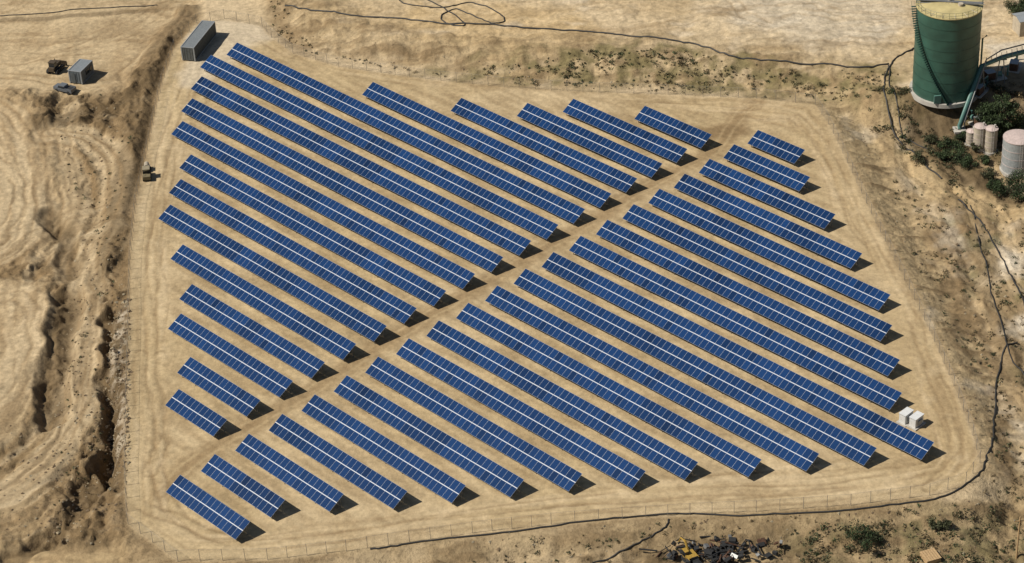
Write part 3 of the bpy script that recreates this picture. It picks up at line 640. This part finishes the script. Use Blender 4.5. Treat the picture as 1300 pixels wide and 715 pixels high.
rz_=[([(60,130),(150,130),(160,300),(160,640),(60,690),(70,500),(100,300)],600,.08,.3),([(140,380),(166,380),(164,600),(130,620)],420,.12,.42),([(600,680),(1240,635),(1300,715),(600,718)],200,.08,.3),
 ([(1060,150),(1110,160),(1270,560),(1250,590),(1200,440)],110,.06,.22),([(0,540),(150,480),(150,690),(0,690)],220,.1,.3),([(350,40),(1040,110),(1040,128),(640,108),(380,66)],120,.07,.25),([(1180,250),(1300,260),(1300,600),(1240,520)],120,.08,.3)]
for P,cnt,a,b in rz_:
    bx=[min(p[0] for p in P),max(p[0] for p in P)];by=[min(p[1] for p in P),max(p[1] for p in P)];k=0
    while k<cnt:
        x=random.uniform(*bx);y=random.uniform(*by)
        if not inside(x,y,P): continue
        k+=1;g=ground(x,y);r=random.uniform(a,b)*random.random()**.5+.04
        vs=[g+Vector((d[0]*r*random.uniform(.6,1.3),d[1]*r*random.uniform(.6,1.3),d[2]*r*random.uniform(.5,1))) for d in((1,0,0),(0,1,0),(-1,0,0),(0,-1,0),(.5,.5,.8),(-.5,-.4,.8),(0,0,-.6))]
        mb.add(vs,[(0,1,4),(1,5,4),(1,2,5),(2,3,5),(3,0,4),(3,4,5),(1,0,6),(2,1,6),(3,2,6),(0,3,6)],random.choice([0,1,1]))
mb.obj("loose_rocks",[mat("pale_rock",(.38,.31,.20),.9),mat("brown_rock",(.20,.14,.08),.9)])
# ------------------------------------------------------------------ south-edge machinery
def excavator(px,py,rz):
    mb=MB()
    for s in(-1,1):
        mb.box((0,s*1.1,.45),(3.2,.55,.8),1)
        for x in(-1.6,1.6): mb.tube([(x,s*1.1-.27,.45),(x,s*1.1+.27,.45)],.4,1,12)
    mb.tube([(0,0,.8),(0,0,1.05)],.7,1,16);mb.box((-.4,0,1.55),(3,2.4,1.0),0);mb.box((-1.7,0,1.6),(.5,2.2,.9),1);mb.box((.6,.75,2.1),(1.4,.9,1.5),2);mb.box((.6,.75,2.88),(1.5,1,.08),0)
    mb.tube([(.9,-.2,1.7),(2.4,-.2,3.7),(4.1,-.2,3.3)],[.25,.28,.2],0,6);mb.tube([(4.1,-.2,3.4),(5.1,-.2,1.5)],[.2,.14],0,6);mb.tube([(1.6,-.2,1.9),(2.6,-.2,3.2)],.08,2,6);mb.tube([(3,-.2,3.95),(4.2,-.2,3.7)],.08,2,6);mb.box((5.0,-.2,1.0),(.9,.9,.8),1,ry=.5,taper=.7)
    o=mb.obj("excavator",[M_yel,M_rub,M_win],ground(px,py),rz);o.scale=(.62,.62,.62);return o
excavator(876,712,2.0)
mb=MB();g=ground(905,704)
for i in range(170):
    p=Vector((random.gauss(0,3.6),random.gauss(0,1.4),random.uniform(.1,.7)));a=Vector((random.gauss(0,1),random.gauss(0,1),random.gauss(0,.3))).normalized()*random.uniform(.3,1.3)
    if random.random()<.65: mb.tube([p-a,p+a],random.uniform(.05,.14),random.choice([0,1,1,1,1]),6)
    else: mb.box(p,(random.uniform(.3,1.1),random.uniform(.3,.9),random.uniform(.1,.5)),random.choice([0,1,1,1,1,1,2]),rz=random.random()*6,rx=random.random())
mb.obj("scrap_metal_pile",[M_rust,M_rub,M_steel,M_yel],g)
mb=MB()
for i in range(6): mb.box((-.9+i*.36,0,.75),(.3,2.2,.06),0)
for i in(-1,0,1): mb.box((0,i*.95,.66),(2.1,.14,.12),0)
mb.box((0,0,.3),(2,2.1,.56),0)
mb.obj("timber_pallet_stack",[M_wood],ground(1181,710),.3)
mb=MB();mb.tube([(0,0,-.3),(0,0,7)],[.14,.09],0,8);mb.box((0,0,6.3),(1.6,.1,.12),0)
for s in(-.7,0,.7): mb.tube([(s,0,6.36),(s,0,6.55)],.05,1,6)
mb.obj("utility_pole",[M_wood,M_lgrey],ground(1290,712))
# ------------------------------------------------------------------ light
w=bpy.data.worlds.new("World");sc.world=w;w.use_nodes=True;nt=w.node_tree;bg=nt.nodes["Background"];sky=nt.nodes.new("ShaderNodeTexSky");sky.sky_type='NISHITA';sky.sun_disc=False
el=math.radians(49);azs=math.radians(-98)
sky.sun_elevation=el;sky.sun_rotation=azs%(2*math.pi);nt.links.new(sky.outputs[0],bg.inputs[0]);bg.inputs[1].default_value=.05
sl_=bpy.data.lights.new("sun","SUN");sl_.energy=5.0;sl_.angle=math.radians(.5);sl_.color=(1,.95,.86);so=bpy.data.objects.new("sun",sl_);sc.collection.objects.link(so)
sd_=Vector((math.sin(azs)*math.cos(el),math.cos(azs)*math.cos(el),math.sin(el)));so.rotation_euler=sd_.to_track_quat('Z','Y').to_euler()
sc.view_settings.view_transform='Standard';sc.view_settings.look='None';sc.view_settings.exposure=0
